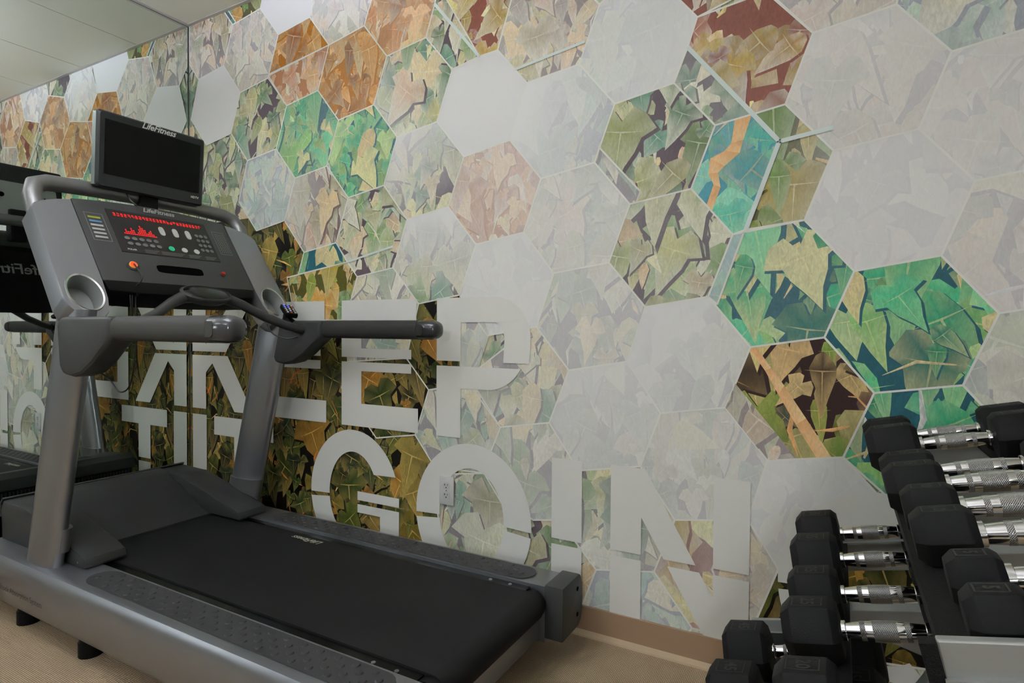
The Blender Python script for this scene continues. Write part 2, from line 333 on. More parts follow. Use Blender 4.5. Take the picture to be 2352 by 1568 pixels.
def leaf_fill(P, cv, pal, veil, scale, grad, y0, dy, r):
    leaves, bg, streak = PAL[pal]
    X = [p[0] for p in cv]; Z = [p[1] for p in cv]; x0, x1, z0, z1 = min(X), max(X), min(Z), max(Z)
    cx, cz, hx, hz = (x0+x1)/2, (z0+z1)/2, max(.05, (x1-x0)/2), max(.05, (z1-z0)/2)
    tex = max(0., 1-veil)
    def fin(x, z, c):
        v = min(1., max(0., veil+grad[0]*(x-cx)/hx+grad[1]*(z-cz)/hz))
        return (x, z, *mixc(c, VEIL, v), .75*(1-v))
    P.face([fin(x, z, bg) for x, z in cv], y0)
    if veil > .955: return
    area = (x1-x0)*(z1-z0); L = .100*scale**.7
    n = int(min(1500, area/(L*L*(.25 if pal == 'D' else .20))+5)); dy /= (n+1)*.62; y = y0-dy/8      # dy: depth of the whole stack of printed shapes
    hi = tuple(min(.95, c*1.1) for c in streak[0])
    def fan(c0, pts):
        m = len(pts)
        for i in range(m): P.face(clip([fin(*c0), fin(*pts[i]), fin(*pts[(i+1) % m])], cv), y)
    for k in range(n):
        px, pz = r.uniform(x0-.05, x1+.05), r.uniform(z0-.05, z1+.13)
        kind = r.random()
        if kind < .84:
            ln = L*r.choice((.5, .7, .9, 1.1, 1.3, 1.7))*r.uniform(.85, 1.15); ang = r.gauss(0, .42); wd = ln*r.uniform(.66, .98)
            out = IVY if r.random() < .6 else OVA
            base = leaves[min(len(leaves)-1, int(len(leaves)*r.random()**1.35))]
            j = r.uniform(.6, 1.25)*(.8 if pal == 'D' else 1.); base = tuple(min(.95, max(.002, c*j*r.uniform(.94, 1.06))) for c in base)
            light = mixc(base, mixc(hi, r.choice(leaves), .3), r.uniform(.3, .95)*LIFT.get(pal, 1.)); dark = mixc(base, bg, r.uniform(.25, .6))
            ca, sa = math.cos(ang), math.sin(ang); two = r.random() < .5
            pts = []; shd = []
            for i, (u, v) in enumerate(out):
                u2 = (u+r.uniform(-.04, .04))*wd; v2 = (v+r.uniform(-.04, .04))*ln
                x, z = px+u2*ca-v2*sa, pz+u2*sa+v2*ca
                cc = mixc(dark if (u > .02) == two else base, light, 1. if v < -.6 else (.8 if i % 2 else .2))
                pts.append((x, z, cc)); shd.append((px+(x-px)*1.03+.05*ln, pz+(z-pz)*1.03-.05*ln, bg))
            if r.random() < .55: fan((px+.05*ln, pz-.05*ln, bg), shd); y -= dy/8
            fan((px, pz, mixc(base, dark, r.uniform(.1, .7))), pts); y -= dy/8
            vein = mixc(base, hi, .45)                      # printed midrib and side veins
            for u, v in ((0, -.92), (.5, .02), (-.5, .02)):
                ux, uz = u*wd*ca-v*ln*sa, u*wd*sa+v*ln*ca; l_ = math.hypot(ux, uz); nx, nz = -uz/l_*ln*.016, ux/l_*ln*.016
                P.face(clip([fin(px+nx, pz+nz, vein), fin(px-nx, pz-nz, vein), fin(px+ux, pz+uz, vein)], cv), y)
                y -= dy/40
        elif kind < .97:
            ln = L*r.uniform(.4, 1.3); ang = r.gauss(0, .9); wd = L*r.uniform(.025, .07)
            c = r.choice(streak); c2 = mixc(c, bg, .35); ca, sa = math.cos(ang), math.sin(ang)
            bend = r.uniform(-.2, .2)*ln
            pl = [fin(px+u*ca-v*sa, pz+u*sa+v*ca, cc) for u, v, cc in ((-wd*.4, 0, c2), (-wd+bend, -ln*.5, c), (-wd*.1, -ln, c2), (wd*.3, -ln, c), (wd+bend, -ln*.5, c2), (wd*.5, 0, c))]
            P.face(clip([pl[0], pl[1], pl[4], pl[5]], cv), y); P.face(clip([pl[1], pl[2], pl[3], pl[4]], cv), y)
        else:
            rr = L*r.uniform(.04, .10); c = tuple(min(.95, q*1.15) for q in streak[-1]); f_ = [r.uniform(.7, 1.1) for _ in range(6)]
            pl = [fin(px+rr*math.cos(i*math.pi/3)*f_[i], pz+rr*1.5*math.sin(i*math.pi/3), c) for i in range(6)]
            P.face(clip(pl, cv), y)
        y -= dy/8
LINE = (*pc((205, 205, 196))[0], 0.)
def strip(P, a, b, wd, y, colr=LINE):
    dx, dz = b[0]-a[0], b[1]-a[1]; l = math.hypot(dx, dz)
    if l < 1e-6: return
    nx, nz = -dz/l*wd/2, dx/l*wd/2
    P.face([(a[0]+nx, a[1]+nz, *colr), (a[0]-nx, a[1]-nz, *colr), (b[0]-nx, b[1]-nz, *colr), (b[0]+nx, b[1]+nz, *colr)], y)
HEX = [
('B',0.2,0.8,1,(-0.1,-0.25),[(0.008,2.478),(0.085,2.384),(0.294,2.413),(0.368,2.601),(0.284,2.702),(0.01,2.701)]),
('T',0.1,0.6,1,(0,0),[(0.368,2.601),(0.391,2.608),(0.316,2.701),(0.284,2.702)]),
('G',0.05,0.7,0,(0,0),[(0.391,2.608),(0.576,2.629),(0.657,2.857),(0.316,2.701)]),
('B',0.42,0.8,1,(0,0),[(0.294,2.413),(0.425,2.252),(0.632,2.282),(0.705,2.473),(0.576,2.629),(0.368,2.601)]),
('B',0.96,1,1,(0,0),[(0.085,2.379),(0.019,2.185),(0.15,2.029),(0.351,2.06),(0.425,2.252),(0.294,2.413)]),
('B',0.97,1,1,(0,0),[(0.576,2.629),(0.705,2.473),(0.917,2.502),(0.992,2.757),(0.657,2.857)]),
('B',0.62,1,1,(0,0.25),[(0.917,2.502),(1.039,2.348),(1.25,2.383),(1.319,2.55),(1.191,2.716),(0.992,2.679)]),
('O',0,1.2,1,(0,0),[(0.635,2.299),(1.039,2.348),(0.917,2.502),(0.705,2.473)]),
('P',0.05,0.7,1,(0,0),[(0.762,2.127),(0.97,2.158),(1.039,2.348),(0.634,2.292)]),
('O',0.03,0.7,1,(0,0),[(0.97,2.158),(1.098,2.003),(1.305,2.034),(1.377,2.225),(1.25,2.383),(1.039,2.348)]),
('O',0.12,0.8,1,(0,0),[(1.25,2.383),(1.377,2.225),(1.583,2.255),(1.648,2.441),(1.526,2.598),(1.319,2.55)]),
('N',0.12,1,1,(-0.3,-0.1),[(1.307,2.034),(1.433,1.878),(1.639,1.907),(1.713,2.1),(1.583,2.255),(1.377,2.225)]),
('N',0.03,1,1,(0,0),[(0.352,2.06),(0.477,1.906),(0.688,1.934),(0.762,2.127),(0.632,2.282),(0.425,2.252)]),
('T',0.08,0.9,1,(0,0),[(0.688,1.934),(0.819,1.779),(1.027,1.809),(1.098,2.003),(0.97,2.158),(0.762,2.127)]),
('T',0.05,0.8,1,(0,0),[(1.027,1.809),(1.157,1.653),(1.362,1.684),(1.434,1.877),(1.307,2.034),(1.098,2.003)]),
('N',0.45,1,1,(-0.25,0.35),[(1.362,1.684),(1.488,1.529),(1.697,1.562),(1.77,1.75),(1.639,1.907),(1.434,1.877)]),
('C',0.38,0.9,1,(0,0),[(0.41,1.71),(0.544,1.553),(0.746,1.586),(0.819,1.779),(0.688,1.934),(0.477,1.906)]),
('B',0.12,0.9,1,(-0.4,0.1),[(0.746,1.586),(0.878,1.428),(1.083,1.459),(1.157,1.653),(1.027,1.809),(0.819,1.779)]),
('N',0.03,0.9,1,(0,0),[(1.083,1.459),(1.21,1.302),(1.415,1.332),(1.488,1.529),(1.362,1.684),(1.157,1.653)]),
('T',0,0.9,1,(0,0),[(0.84,1.327),(1.151,1.369),(1.083,1.459),(0.878,1.428)]),
('G',0,0.9,1,(0,0),[(0.819,1.112),(1.141,1.111),(1.211,1.302),(1.151,1.369),(0.763,1.315)]),
('N',0.3,0.9,1,(0,0),[(1.141,1.111),(1.154,0.927),(1.487,0.952),(1.55,1.179),(1.415,1.332),(1.21,1.302)]),
('N',0.55,1,1,(0,0.5),[(1.415,1.332),(1.548,1.178),(1.753,1.21),(1.828,1.404),(1.697,1.562),(1.488,1.529)]),
('N',0.03,1,1,(0,0),[(1.648,2.441),(1.583,2.255),(1.713,2.1),(1.839,2.124)]),
('N',0.1,0.8,1,(0,0),[(1.191,2.716),(1.319,2.55),(1.526,2.598),(1.592,2.786),(1.469,2.952),(1.266,2.915)]),
('B',0.6,0.8,1,(0,0),[(1.526,2.598),(1.648,2.441),(1.856,2.491),(1.928,2.688),(1.8,2.847),(1.592,2.786)]),
('B',0.75,0.8,1,(0,0),[(0.992,2.679),(1.191,2.716),(1.266,2.915),(1.047,2.99)]),
('P',0.1,0.8,1,(0,0),[(1.856,2.491),(1.987,2.325),(2.198,2.352),(2.246,2.533),(2.109,2.718),(1.928,2.688)]),
('R',0,0.8,1,(0,0),[(1.839,2.124),(1.92,2.129),(1.987,2.325),(1.856,2.491),(1.648,2.441)]),
('B',0.22,1,1,(0,0),[(1.921,2.129),(2.047,1.982),(2.254,2.006),(2.327,2.194),(2.198,2.352),(1.987,2.325)]),
('B',0.97,1,1,(0,0),[(1.639,1.907),(1.77,1.75),(1.977,1.783),(2.047,1.982),(1.921,2.129),(1.713,2.1)]),
('C',0.84,1.2,1,(0.1,0),[(2.254,2.006),(2.385,1.845),(2.585,1.876),(2.656,2.069),(2.555,2.193),(2.392,2.238),(2.327,2.194)]),
('C',0.78,1.1,1,(-0.25,0.1),[(1.977,1.783),(2.107,1.625),(2.314,1.656),(2.385,1.845),(2.254,2.006),(2.047,1.982)]),
('P',0.42,0.9,1,(0.1,0.1),[(1.697,1.562),(1.828,1.404),(2.037,1.435),(2.107,1.625),(1.977,1.783),(1.77,1.75)]),
('N',0.74,1.1,1,(0,0),[(2.037,1.435),(2.162,1.279),(2.37,1.307),(2.442,1.5),(2.314,1.656),(2.107,1.625)]),
('N',0.5,1,0,(0,0),[(1.749,1.11),(1.757,0.919),(1.842,0.922),(1.891,1.052),(1.861,1.127),(1.811,1.127)]),
('N',0.93,1,1,(0,0),[(1.753,1.21),(1.882,1.051),(2.094,1.085),(2.162,1.279),(2.037,1.435),(1.828,1.404)]),
('N',0.03,1.3,1,(0,0),[(2.314,1.656),(2.442,1.5),(2.644,1.529),(2.715,1.719),(2.585,1.876),(2.385,1.845)]),
('N',0.35,1.2,1,(0,0),[(2.442,1.5),(2.464,1.502),(2.478,1.538),(2.332,1.704),(2.314,1.656)]),
('N',0.15,1.2,1,(0,0),[(2.715,1.719),(2.825,1.735),(2.627,1.981),(2.585,1.876)]),
('R',0.02,1.2,1,(0,0),[(2.656,2.069),(2.832,2.117),(2.555,2.193)]),
('R',0.02,1.3,1,(0,0),[(2.627,1.981),(2.825,1.735),(2.915,1.749),(2.985,1.942),(2.872,2.081),(2.833,2.091),(2.656,2.069)]),
('G',0.1,1.2,1,(0.2,0),[(2.81,1.386),(2.971,1.402),(3.043,1.594),(2.915,1.749),(2.825,1.735)]),
('U',0.04,1.4,1,(0,0),[(2.644,1.529),(2.772,1.374),(2.81,1.386),(2.897,1.64),(2.825,1.735),(2.715,1.719)]),
('B',0.52,1.2,1,(0,0),[(2.985,1.942),(3.188,1.971),(3.194,2.018),(2.838,2.116)]),
('B',0.76,1.3,1,(0,0.1),[(2.915,1.749),(3.043,1.594),(3.245,1.624),(3.313,1.816),(3.188,1.971),(2.985,1.942)]),
('C',0.3,1.4,1,(0,0),[(3.188,1.971),(3.313,1.816),(3.565,1.854),(3.563,1.917),(3.194,2.018)]),
('B',0.82,1.3,1,(0,0),[(3.245,1.624),(3.369,1.47),(3.572,1.5),(3.565,1.854),(3.313,1.816)]),
('B',0.88,1.3,1,(0,0),[(2.971,1.402),(3.1,1.247),(3.3,1.28),(3.369,1.47),(3.245,1.624),(3.043,1.594)]),
('B',0.7,1.4,1,(0,0),[(3.3,1.28),(3.424,1.125),(3.579,1.155),(3.572,1.5),(3.369,1.47)]),
('T',0.04,1.4,1,(0,0),[(2.701,1.183),(2.828,1.026),(3.028,1.058),(3.1,1.247),(2.971,1.402),(2.772,1.374)]),
('U',0.4,1.4,1,(0,0),[(2.701,1.183),(2.729,1.158),(2.804,1.378),(2.772,1.374)]),
('N',0.1,1.3,1,(0,0),[(2.37,1.307),(2.499,1.153),(2.701,1.183),(2.772,1.374),(2.644,1.529),(2.442,1.5)]),
('N',0.66,1.2,1,(0,0),[(2.094,1.085),(2.224,0.931),(2.438,0.969),(2.499,1.153),(2.37,1.307),(2.162,1.279)]),
('N',0.88,1.2,1,(-0.15,0.1),[(2.438,0.969),(2.554,0.802),(2.758,0.835),(2.828,1.026),(2.701,1.183),(2.499,1.153)]),
('N',0.84,1.2,1,(0,0.1),[(2.148,0.737),(2.265,0.576),(2.488,0.618),(2.554,0.802),(2.438,0.969),(2.224,0.931)]),
('N',0.35,1.1,1,(0,0),[(1.782,0.879),(1.943,0.703),(2.148,0.737),(2.224,0.931),(2.094,1.085),(2.069,1.082)]),
('N',0.3,1,1,(0,0),[(1.534,0.635),(1.635,0.513),(1.865,0.518),(1.943,0.703),(1.818,0.863),(1.603,0.826)]),
('D',0,1,1,(0,0),[(1.117,0.808),(1.323,0.602),(1.534,0.635),(1.603,0.826),(1.487,0.952),(1.154,0.927)]),
('N',0.48,1.1,1,(0,0),[(1.865,0.518),(2.084,0.37),(2.182,0.386),(2.265,0.576),(2.148,0.737),(1.943,0.703)]),
('N',0.15,1.2,1,(0,0),[(1.649,0.34),(1.672,0.148),(1.993,0.144),(1.963,0.397),(1.871,0.517),(1.635,0.484)]),
('N',0.7,1.2,1,(0,0),[(2.488,0.618),(2.605,0.456),(2.829,0.492),(2.881,0.683),(2.758,0.835),(2.554,0.802)]),
('R',0.3,1.2,1,(0.3,0),[(2.539,0.271),(2.664,0.114),(2.829,0.109),(2.916,0.358),(2.829,0.492),(2.605,0.456)]),
('N',0.28,1.2,1,(0,-0.2),[(2.19,0.388),(2.334,0.236),(2.539,0.271),(2.605,0.456),(2.488,0.618),(2.265,0.576)]),
('C',0.42,1.2,1,(0,0),[(2.27,0.061),(2.637,0.064),(2.664,0.114),(2.539,0.271),(2.334,0.236)]),
('K',0,1.4,1,(0,0),[(2.881,0.683),(3.081,0.715),(3.154,0.904),(3.028,1.058),(2.828,1.026),(2.758,0.835)]),
('B',0.2,1.3,0,(0,0),[(2.881,0.683),(2.961,0.698),(2.786,0.912),(2.758,0.835)]),
('T',0,1.5,1,(0,0),[(3.154,0.904),(3.353,0.936),(3.424,1.125),(3.3,1.28),(3.1,1.247),(3.028,1.058)]),
('N',0.5,1.5,1,(0,0),[(3.353,0.936),(3.461,0.801),(3.585,0.813),(3.579,1.155),(3.424,1.125)]),
('T',0,1.4,1,(0,0),[(3.081,0.715),(3.202,0.606),(3.393,0.646),(3.461,0.801),(3.353,0.936),(3.154,0.904)]),
('N',0.9,1.2,1,(0,0),[(2.829,0.492),(2.916,0.358),(2.966,0.362),(3.152,0.487),(3.192,0.592),(3.081,0.715),(2.881,0.683)]),
('D',0,1.2,1,(0,0),[(2.829,0.109),(2.873,0.114),(3.447,0.177),(3.467,0.499),(3.152,0.487),(2.916,0.358)]),
]
STEMS = {43: [[(2.775, 1.734), (2.764, 1.656), (2.744, 1.635), (2.702, 1.617), (2.697, 1.57), (2.713, 1.534), (2.688, 1.461), (2.709, 1.452), (2.734, 1.524), (2.726, 1.57), (2.745, 1.588), (2.789, 1.623), (2.799, 1.661), (2.823, 1.737)]], 65: [[(2.823, 1.025), (2.87, 0.956), (2.908, 0.886), (2.957, 0.798), (3.016, 0.7), (3.056, 0.705), (2.984, 0.819), (2.924, 0.913), (2.888, 0.964), (2.845, 1.026)]]}      # broad tan stems printed in two of the hexagons
# printed ground of leaves behind the hexagons
ground = Print()
for pal, cv, s_ in (('D', [(0, .1), (1.75, .1), (1.75, 1.25), (0, 1.25)], 1.0), ('D', [(0, 1.25), (1.2, 1.25), (1.2, 1.62), (0, 1.62)], .95), ('N', [(0, 1.62), (1.75, 1.62), (1.75, RZ-.016), (0, RZ-.016)], .9),
                    ('N', [(1.2, 1.25), (1.75, 1.25), (1.75, 1.62), (1.2, 1.62)], 1.0), ('N', [(1.75, .1), (3.9, .1), (3.9, RZ-.016), (1.75, RZ-.016)], 1.3)):
    leaf_fill(ground, cv, pal, 0 if pal == 'D' else .05, s_, (0, 0), -.00002, .0030, rnd)
g = ground.build('leaf_print', wall_back); g['label'] = 'dense printed ivy leaves between the hexagons'
CLIPR = [(0.001, .1), (5.19, .1), (5.19, RZ-.016), (0.001, RZ-.016)]
done = []
for k, (pal, veil, s_, bord, gr, cv) in enumerate(HEX):
    P = Print()
    cv = [(p[0], p[1]) for p in clip([(a, b) for a, b in cv], CLIPR)]
    if len(cv) < 3: continue
    gx, gz = sum(p[0] for p in cv)/len(cv), sum(p[1] for p in cv)/len(cv)
    probe = [(gx, gz)]+[(gx+(x-gx)*.85, gz+(z-gz)*.85) for x, z in cv]
    lev = 0
    for c2, l2 in done:
        if any(all((c2[(i+1) % len(c2)][0]-c2[i][0])*(z-c2[i][1])-(c2[(i+1) % len(c2)][1]-c2[i][1])*(x-c2[i][0]) > 0 for i in range(len(c2))) for x, z in probe): lev = max(lev, l2+1)
    done.append((cv, lev)); y0 = -.0034-min(lev, 2)*.0010-k*.000001
    leaf_fill(P, cv, pal, veil, s_, gr, y0, .0007, random.Random(100+k))
    for edges in STEMS.get(k, []):
        nn = len(edges)//2
        for i in range(nn-1):
            P.face(clip([(x, z, *pc(c_)[0], .5) for (x, z), c_ in ((edges[i], (196, 152, 106)), (edges[i+1], (204, 164, 118)), (edges[2*nn-2-i], (214, 178, 134)), (edges[2*nn-1-i], (186, 140, 96)))], cv), y0-.00078)
    if bord:
        for i in range(len(cv)):
            a, b = cv[i], cv[(i+1) % len(cv)]
            if max(a[1], b[1]) < .11 or min(a[1], b[1]) > RZ-.03: continue
            strip(P, a, b, .0058, y0-.00078-k*.000004)
    P.build('mural_hexagon', wall_back)
PALE = (*pc((190, 200, 196))[0], 0.)
P = Print()
for pl, wd in (([(2.627, 1.981), (2.825, 1.735), (2.9, 1.641), (2.81, 1.386)], .0135), ([(2.9, 1.641), (3.042, 1.66)], .013), ([(1.998, 2.04), (2.275, 2.079)], .010), ([(1.626, 2.378), (1.839, 2.124)], .012), ([(1.154, 1.369), (1.415, 1.422)], .009)):
    for a, b in zip(pl, pl[1:]): strip(P, a, b, wd, -.0068, PALE)
P.build('pale_band', wall_back)

# letters KEEP IT GOING
LET = (*pc((196, 196, 191))[0], 0.)
def letter(name, polys):
    P = Print()
    for pl in polys: P.face([(x, z, *LET) for x, z in pl], -.0072)
    o = P.build('mural_letter', wall_back); o['label'] = 'large pale stencil letter '+name
def rc(x0, x1, z0, z1): return [(x0, max(.1, z0)), (x1, max(.1, z0)), (x1, max(.1, z1)), (x0, max(.1, z1))]
def sh(polys, x, z): return [[(a+x, b+z) for a, b in p] for p in polys]
Kp = [[(0, 0), (.115, 0), (.115, .193), (0, .284)], [(.115, .193), (.17, .243), (.295, .284), (0, .284)], [(.17, .243), (.348, 0), (.493, 0), (.295, .284)],
      [(0, .304), (.116, .304), (.116, .555), (0, .555)], [(.116, .304), (.282, .304), (.473, .555), (.315, .555), (.116, .343)]]
Ep = [[(0, 0), (.43, 0), (.43, .101), (0, .101)], [(0, .101), (.118, .101), (.118, .244), (0, .244)], [(0, .244), (.394, .244), (.394, .284), (0, .284)],
      [(0, .304), (.394, .304), (.394, .344), (0, .344)], [(0, .344), (.118, .344), (.118, .456), (0, .456)], [(0, .456), (.42, .456), (.42, .555), (0, .555)]]
def arc(cx, cz, rx, rz, a0, a1, n=14): return [(cx+rx*math.cos(math.radians(a0+(a1-a0)*i/n)), cz+rz*math.sin(math.radians(a0+(a1-a0)*i/n))) for i in range(n+1)]
def ring(o, i): return [[o[k], o[k+1], i[k+1], i[k]] for k in range(len(o)-1)]
Pp = [[(0, 0), (.117, 0), (.117, .197), (0, .197)], [(0, .304), (.117, .304), (.117, .555), (0, .555)], [(.117, .458), (.27, .458), (.27, .555), (.117, .555)],
      [(0, .197), (.24, .197), (.24, .284), (0, .284)], [(.24, .197)]+[(.24+.17*math.sin(t), .375-.178*math.cos(t)) for t in [i*math.radians(59)/8 for i in range(1, 9)]]+[(.24, .284)]]
Pp += ring(arc(.27, .39, .158, .165, 90, 0)+[(.422, .304)], arc(.27, .39, .045, .068, 90, 0)+[(.31, .304)])
letter('K, the first of KEEP', sh(Kp, .027, .644)); letter('E, the first E of KEEP', sh(Ep, .595, .644)); letter('E, the second E of KEEP', sh(Ep, 1.121, .644)); letter('P of KEEP', sh(Pp, 1.645, .644))
letter('I of IT', [rc(.027, .147, .057, .300), rc(.027, .147, .320, .612)])
letter('T of IT', [rc(.21, .668, .515, .612), rc(.372, .492, .320, .515), rc(.372, .492, .057, .300)])
def round_letter(x0, w_, isG):
    cx = x0+w_/2; rx = w_/2; cz, rz = .335, .291; ri = rx-.118; rzi = rz-.097
    a0 = math.degrees(math.asin((.32-cz)/rz))
    top = 22 if isG else a0
    up = ring(arc(cx, cz, rx, rz, 180-a0, top, 30), arc(cx, cz, ri, rzi, 180-a0, 33 if isG else a0, 30))
    b0 = math.degrees(math.asin((.30-cz)/rz)); lo = ring(arc(cx, cz, rx, rz, 180-b0, 360+b0 if not isG else 300, 30), arc(cx, cz, ri, rzi, 180-b0, 360+b0 if not isG else 300, 30))
    if isG: up += [rc(x0+.288, x0+w_, .318, .357), rc(x0+.288, x0+w_, .263, .300), rc(x0+.418, x0+w_, .1, .263)]
    out = [[(x, max(.1, z)) for x, z in q] for q in up+lo]
    return [q for q in out if max(z for x, z in q) > .101]
letter('G, the first of GOING', round_letter(.929, .523, True)); letter('O of GOING', round_letter(1.544, .536, False))
letter('I of GOING', [rc(2.162, 2.28, .057, .300), rc(2.162, 2.28, .320, .612)])
letter('N of GOING', [rc(2.386, 2.494, .057, .300), rc(2.386, 2.494, .320, .612), rc(2.727, 2.835, .057, .302), rc(2.727, 2.835, .322, .612),
                      [(2.494, .447), (2.57, .320), (2.674, .320), (2.506, .612), (2.494, .612)], [(2.582, .3), (2.700, .1), (2.727, .1), (2.727, .23), (2.685, .3)]])
letter('G, the last of GOING', round_letter(2.915, .523, True))

# wall outlet
t = thing('wall_outlet', (1.699, 0, .371), 'white duplex wall outlet set in the letter O of GOING', 'outlet')
OX, OZ = 1.699, .428
part('cover_plate', MB().box(OX-.035, OX+.035, -.0130, -.0073, OZ-.0572, OZ+.0572), WHITEP, t, .6, .002)
for dz in (.0195, -.0195):
    rcp = part('receptacle', MB().prism(ell(OX, OZ+dz, .0165, .0142, 20, 3.2), lambda u, v, t_: (u, t_, v), -.0143, -.0130), mat('outlet_face', (.62, .62, .6), .4), t, None)
    for nm, x0, x1, z0, z1 in (('slot', -.0075, -.0055, .0, .008), ('slot', .0055, .0075, .001, .0075), ('slot', -.0105, -.0075, .003, .0052)):
        part(nm, MB().box(OX+x0, OX+x1, -.0147, -.0142, OZ+dz+z0, OZ+dz+z1), DARKHOLE, rcp, None)
    part('ground_hole', MB().cyl((OX, -.0142, OZ+dz-.007), (0, -1, 0), .0027, .0005, 10), DARKHOLE, rcp, None)
part('screw', MB().cyl((OX, -.0130, OZ), (0, -1, 0), .0028, .001, 10), SILVER, t, None)

# ================================================================ THE TREADMILL
CY = -.548
T = thing('treadmill', (1.25, CY, 0), 'silver and charcoal gym treadmill with raised console and screen, beside the mural', 'treadmill')
RT = .25                                  # height of the side rails' top
for sg, lab in ((-1, 'near'), (1, 'far')):
    Y = lambda d: CY+sg*d                 # d = distance outwards from the centre line
    prof = [(.302, RT), (.425, RT), (.437, RT-.004), (.446, RT-.018), (.453, .205), (.456, .165), (.452, .125), (.441, .09), (.425, .068), (.302, .068)]
    part('side_rail', MB().prism(prof, lambda u, v, t_: (t_, Y(u), v), .215, 2.252), SILVER, T, .35)
    capp = [(.298, RT+.008), (.436, RT+.008), (.450, RT-.004), (.461, .205), (.464, .165), (.459, .125), (.449, .10), (.430, .084), (.298, .084)]
    ec = part('end_cap', MB().prism(capp, lambda u, v, t_: (t_, Y(u), v), 2.252, 2.318), GREYP2, T, .5, .006)
    for z in (.215, .13):
        part('bolt_hole', MB().cyl((2.317, Y(.415), z), (1, 0, 0), .0075, .002, 12), DARKHOLE, ec, None)
    # rubber foot pad with studs
    x0, x1, hw, pc_ = .915, 2.185, .050, .362
    pl = [(x0+.06-.06*math.sin(a), pc_+hw*math.cos(a)) for a in [i*math.pi/10 for i in range(11)]]+[(x1-.05+.05*math.sin(a), pc_-hw*math.cos(a)) for a in [i*math.pi/10 for i in range(11)]]
    fp = part('foot_pad', MB().prism(pl, lambda u, v, t_: (u, Y(v), t_), RT-.001, RT+.0035), PAD, T, None)
    if sg == -1:
        sv = MB().cyl((0, 0, 0), (0, 0, 1), .0105, .0034, 12, .0082); stud = fix(sv.mesh('stud'), .5); stud.materials.append(PAD)
    nst = 0
    for i in range(40):
        for j in range(4):
            if (i+j) % 2: continue
            sx_, sy_ = x0+.035+i*.0305, pc_-.033+j*.022
            if sx_ > x1-.03 or (i < 2 and j in (0, 3)) or (sx_ > x1-.05 and j in (0, 3)): continue
            o = link('stud', stud, None, fp); o.location = (sx_, Y(sy_), RT+.0035); nst += 1
    # upright: flat oval aluminium column leaning back towards the runner
    rings = []
    for z in (RT-.002, .4, .7, 1.0, 1.13):
        xc = .645+.265*(z-.26); rings.append([(x, y, z) for x, y in ell(xc, Y(.392), .098, .033, 28, 2.4)])
    part('upright', MB().loft(rings), SILVER, T, .5)
    rings = [[(x, y, z) for x, y in ell(.648+.265*(z-.26), Y(.382), .100, .034, 28, 2.4)] for z in (.30, .385)]
    part('upright_sleeve', MB().loft(rings), SILVER_D, T, .5)
    # boot over the upright's foot, continuing the motor hood
    bp = [(.23, .10), (.215, .36), (.235, .398), (.42, .392), (.60, .35), (.80, .298), (.838, .285), (.846, .262), (.846, RT+.001), (.60, RT+.001), (.60, .10)]
    bt = part('upright_boot', MB().loft([[(x, Y(d), z) for x, z in bp] for d in (.225, .362)]), GREYP, T, .5, .008)
    part('screw', MB().cyl((.80, Y(.362), .268), (0, sg, 0), .004, .002, 10), SILVER, bt, None)
    # armrest bracket + handrail
    br = [(.858, 1.085), (.885, 1.107), (1.175, 1.107), (1.175, 1.033), (1.13, 1.005), (1.07, .96), (1.01, .928), (.95, .916), (.895, .922), (.872, .945)]
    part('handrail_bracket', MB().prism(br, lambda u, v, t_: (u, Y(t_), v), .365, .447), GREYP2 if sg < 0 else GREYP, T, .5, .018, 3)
    hy = Y(.406); RR = .037; dx = -.038 if sg < 0 else .006
    def sec(x, k=1.): return [(x+(dx if x > 1.3 else .01), y, z) for y, z in ell(hy, 1.071, RR*k, RR*k, 24, 2.5)]
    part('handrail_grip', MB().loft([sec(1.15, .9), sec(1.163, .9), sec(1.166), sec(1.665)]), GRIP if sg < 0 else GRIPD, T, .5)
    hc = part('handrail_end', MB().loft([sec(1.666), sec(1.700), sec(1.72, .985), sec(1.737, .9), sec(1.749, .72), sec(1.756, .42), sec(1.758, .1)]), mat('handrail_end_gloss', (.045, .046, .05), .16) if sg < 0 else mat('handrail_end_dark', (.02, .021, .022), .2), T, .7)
    part('inlay', MB().prism([(1.668, 1.05), (1.69, 1.05), (1.699, 1.058), (1.699, 1.084), (1.69, 1.092), (1.668, 1.092)], lambda u, v, t_: (u+dx, hy+t_, v), -RR-.0012, -RR+.004), GRIP if sg < 0 else GRIPD, hc, None)
    # feet
    for fx in (.50, .93, 2.12):
        part('foot', MB().cyl((fx, Y(.385), 0), (0, 0, 1), .036, .045, 16).cyl((fx, Y(.385), .045), (0, 0, 1), .034, .025, 16, .03), BLACKP, T, .5)

# deck, belt, rollers, rear beam
part('deck', MB().box(.45, 2.20, CY-.302, CY+.302,   .12, .239), DECK, T, None)
rz = .198; rr = .047; xr = 2.222
belt = [(.50, .245), (1.2, .245), (xr, .245)]+[(xr+rr*math.sin(a), rz+rr*math.cos(a)) for a in [i*math.pi/12 for i in range(1, 13)]]+[(1.2, .149), (.5, .149)]
part('running_belt', MB().prism(belt, lambda u, v, t_: (u, CY+t_, v), -.258, .258), BELT, T, .5)
part('rear_roller', MB().cyl((xr, CY-.285, rz), (0, 1, 0), .043, .57, 20), BLACKP, T, .5)
part('rear_beam', MB().box(2.17, 2.235, CY-.302, CY+.302, .078, .150), SILVER, T, .5, .006)
for d in (-.283, .283):
    for bx_ in (2.06, 2.135): part('deck_screw', MB().cyl((bx_, CY+d, .239), (0, 0, 1), .006, .003, 10), SILVER, T, .5)
place_text('belt_logo', 'LifeFitness', .040, LOGO_C, T, (1.255, CY+.225, .2452), (-1, 0, 0), (0, -1, 0), .35, .95, .0004, .0008)
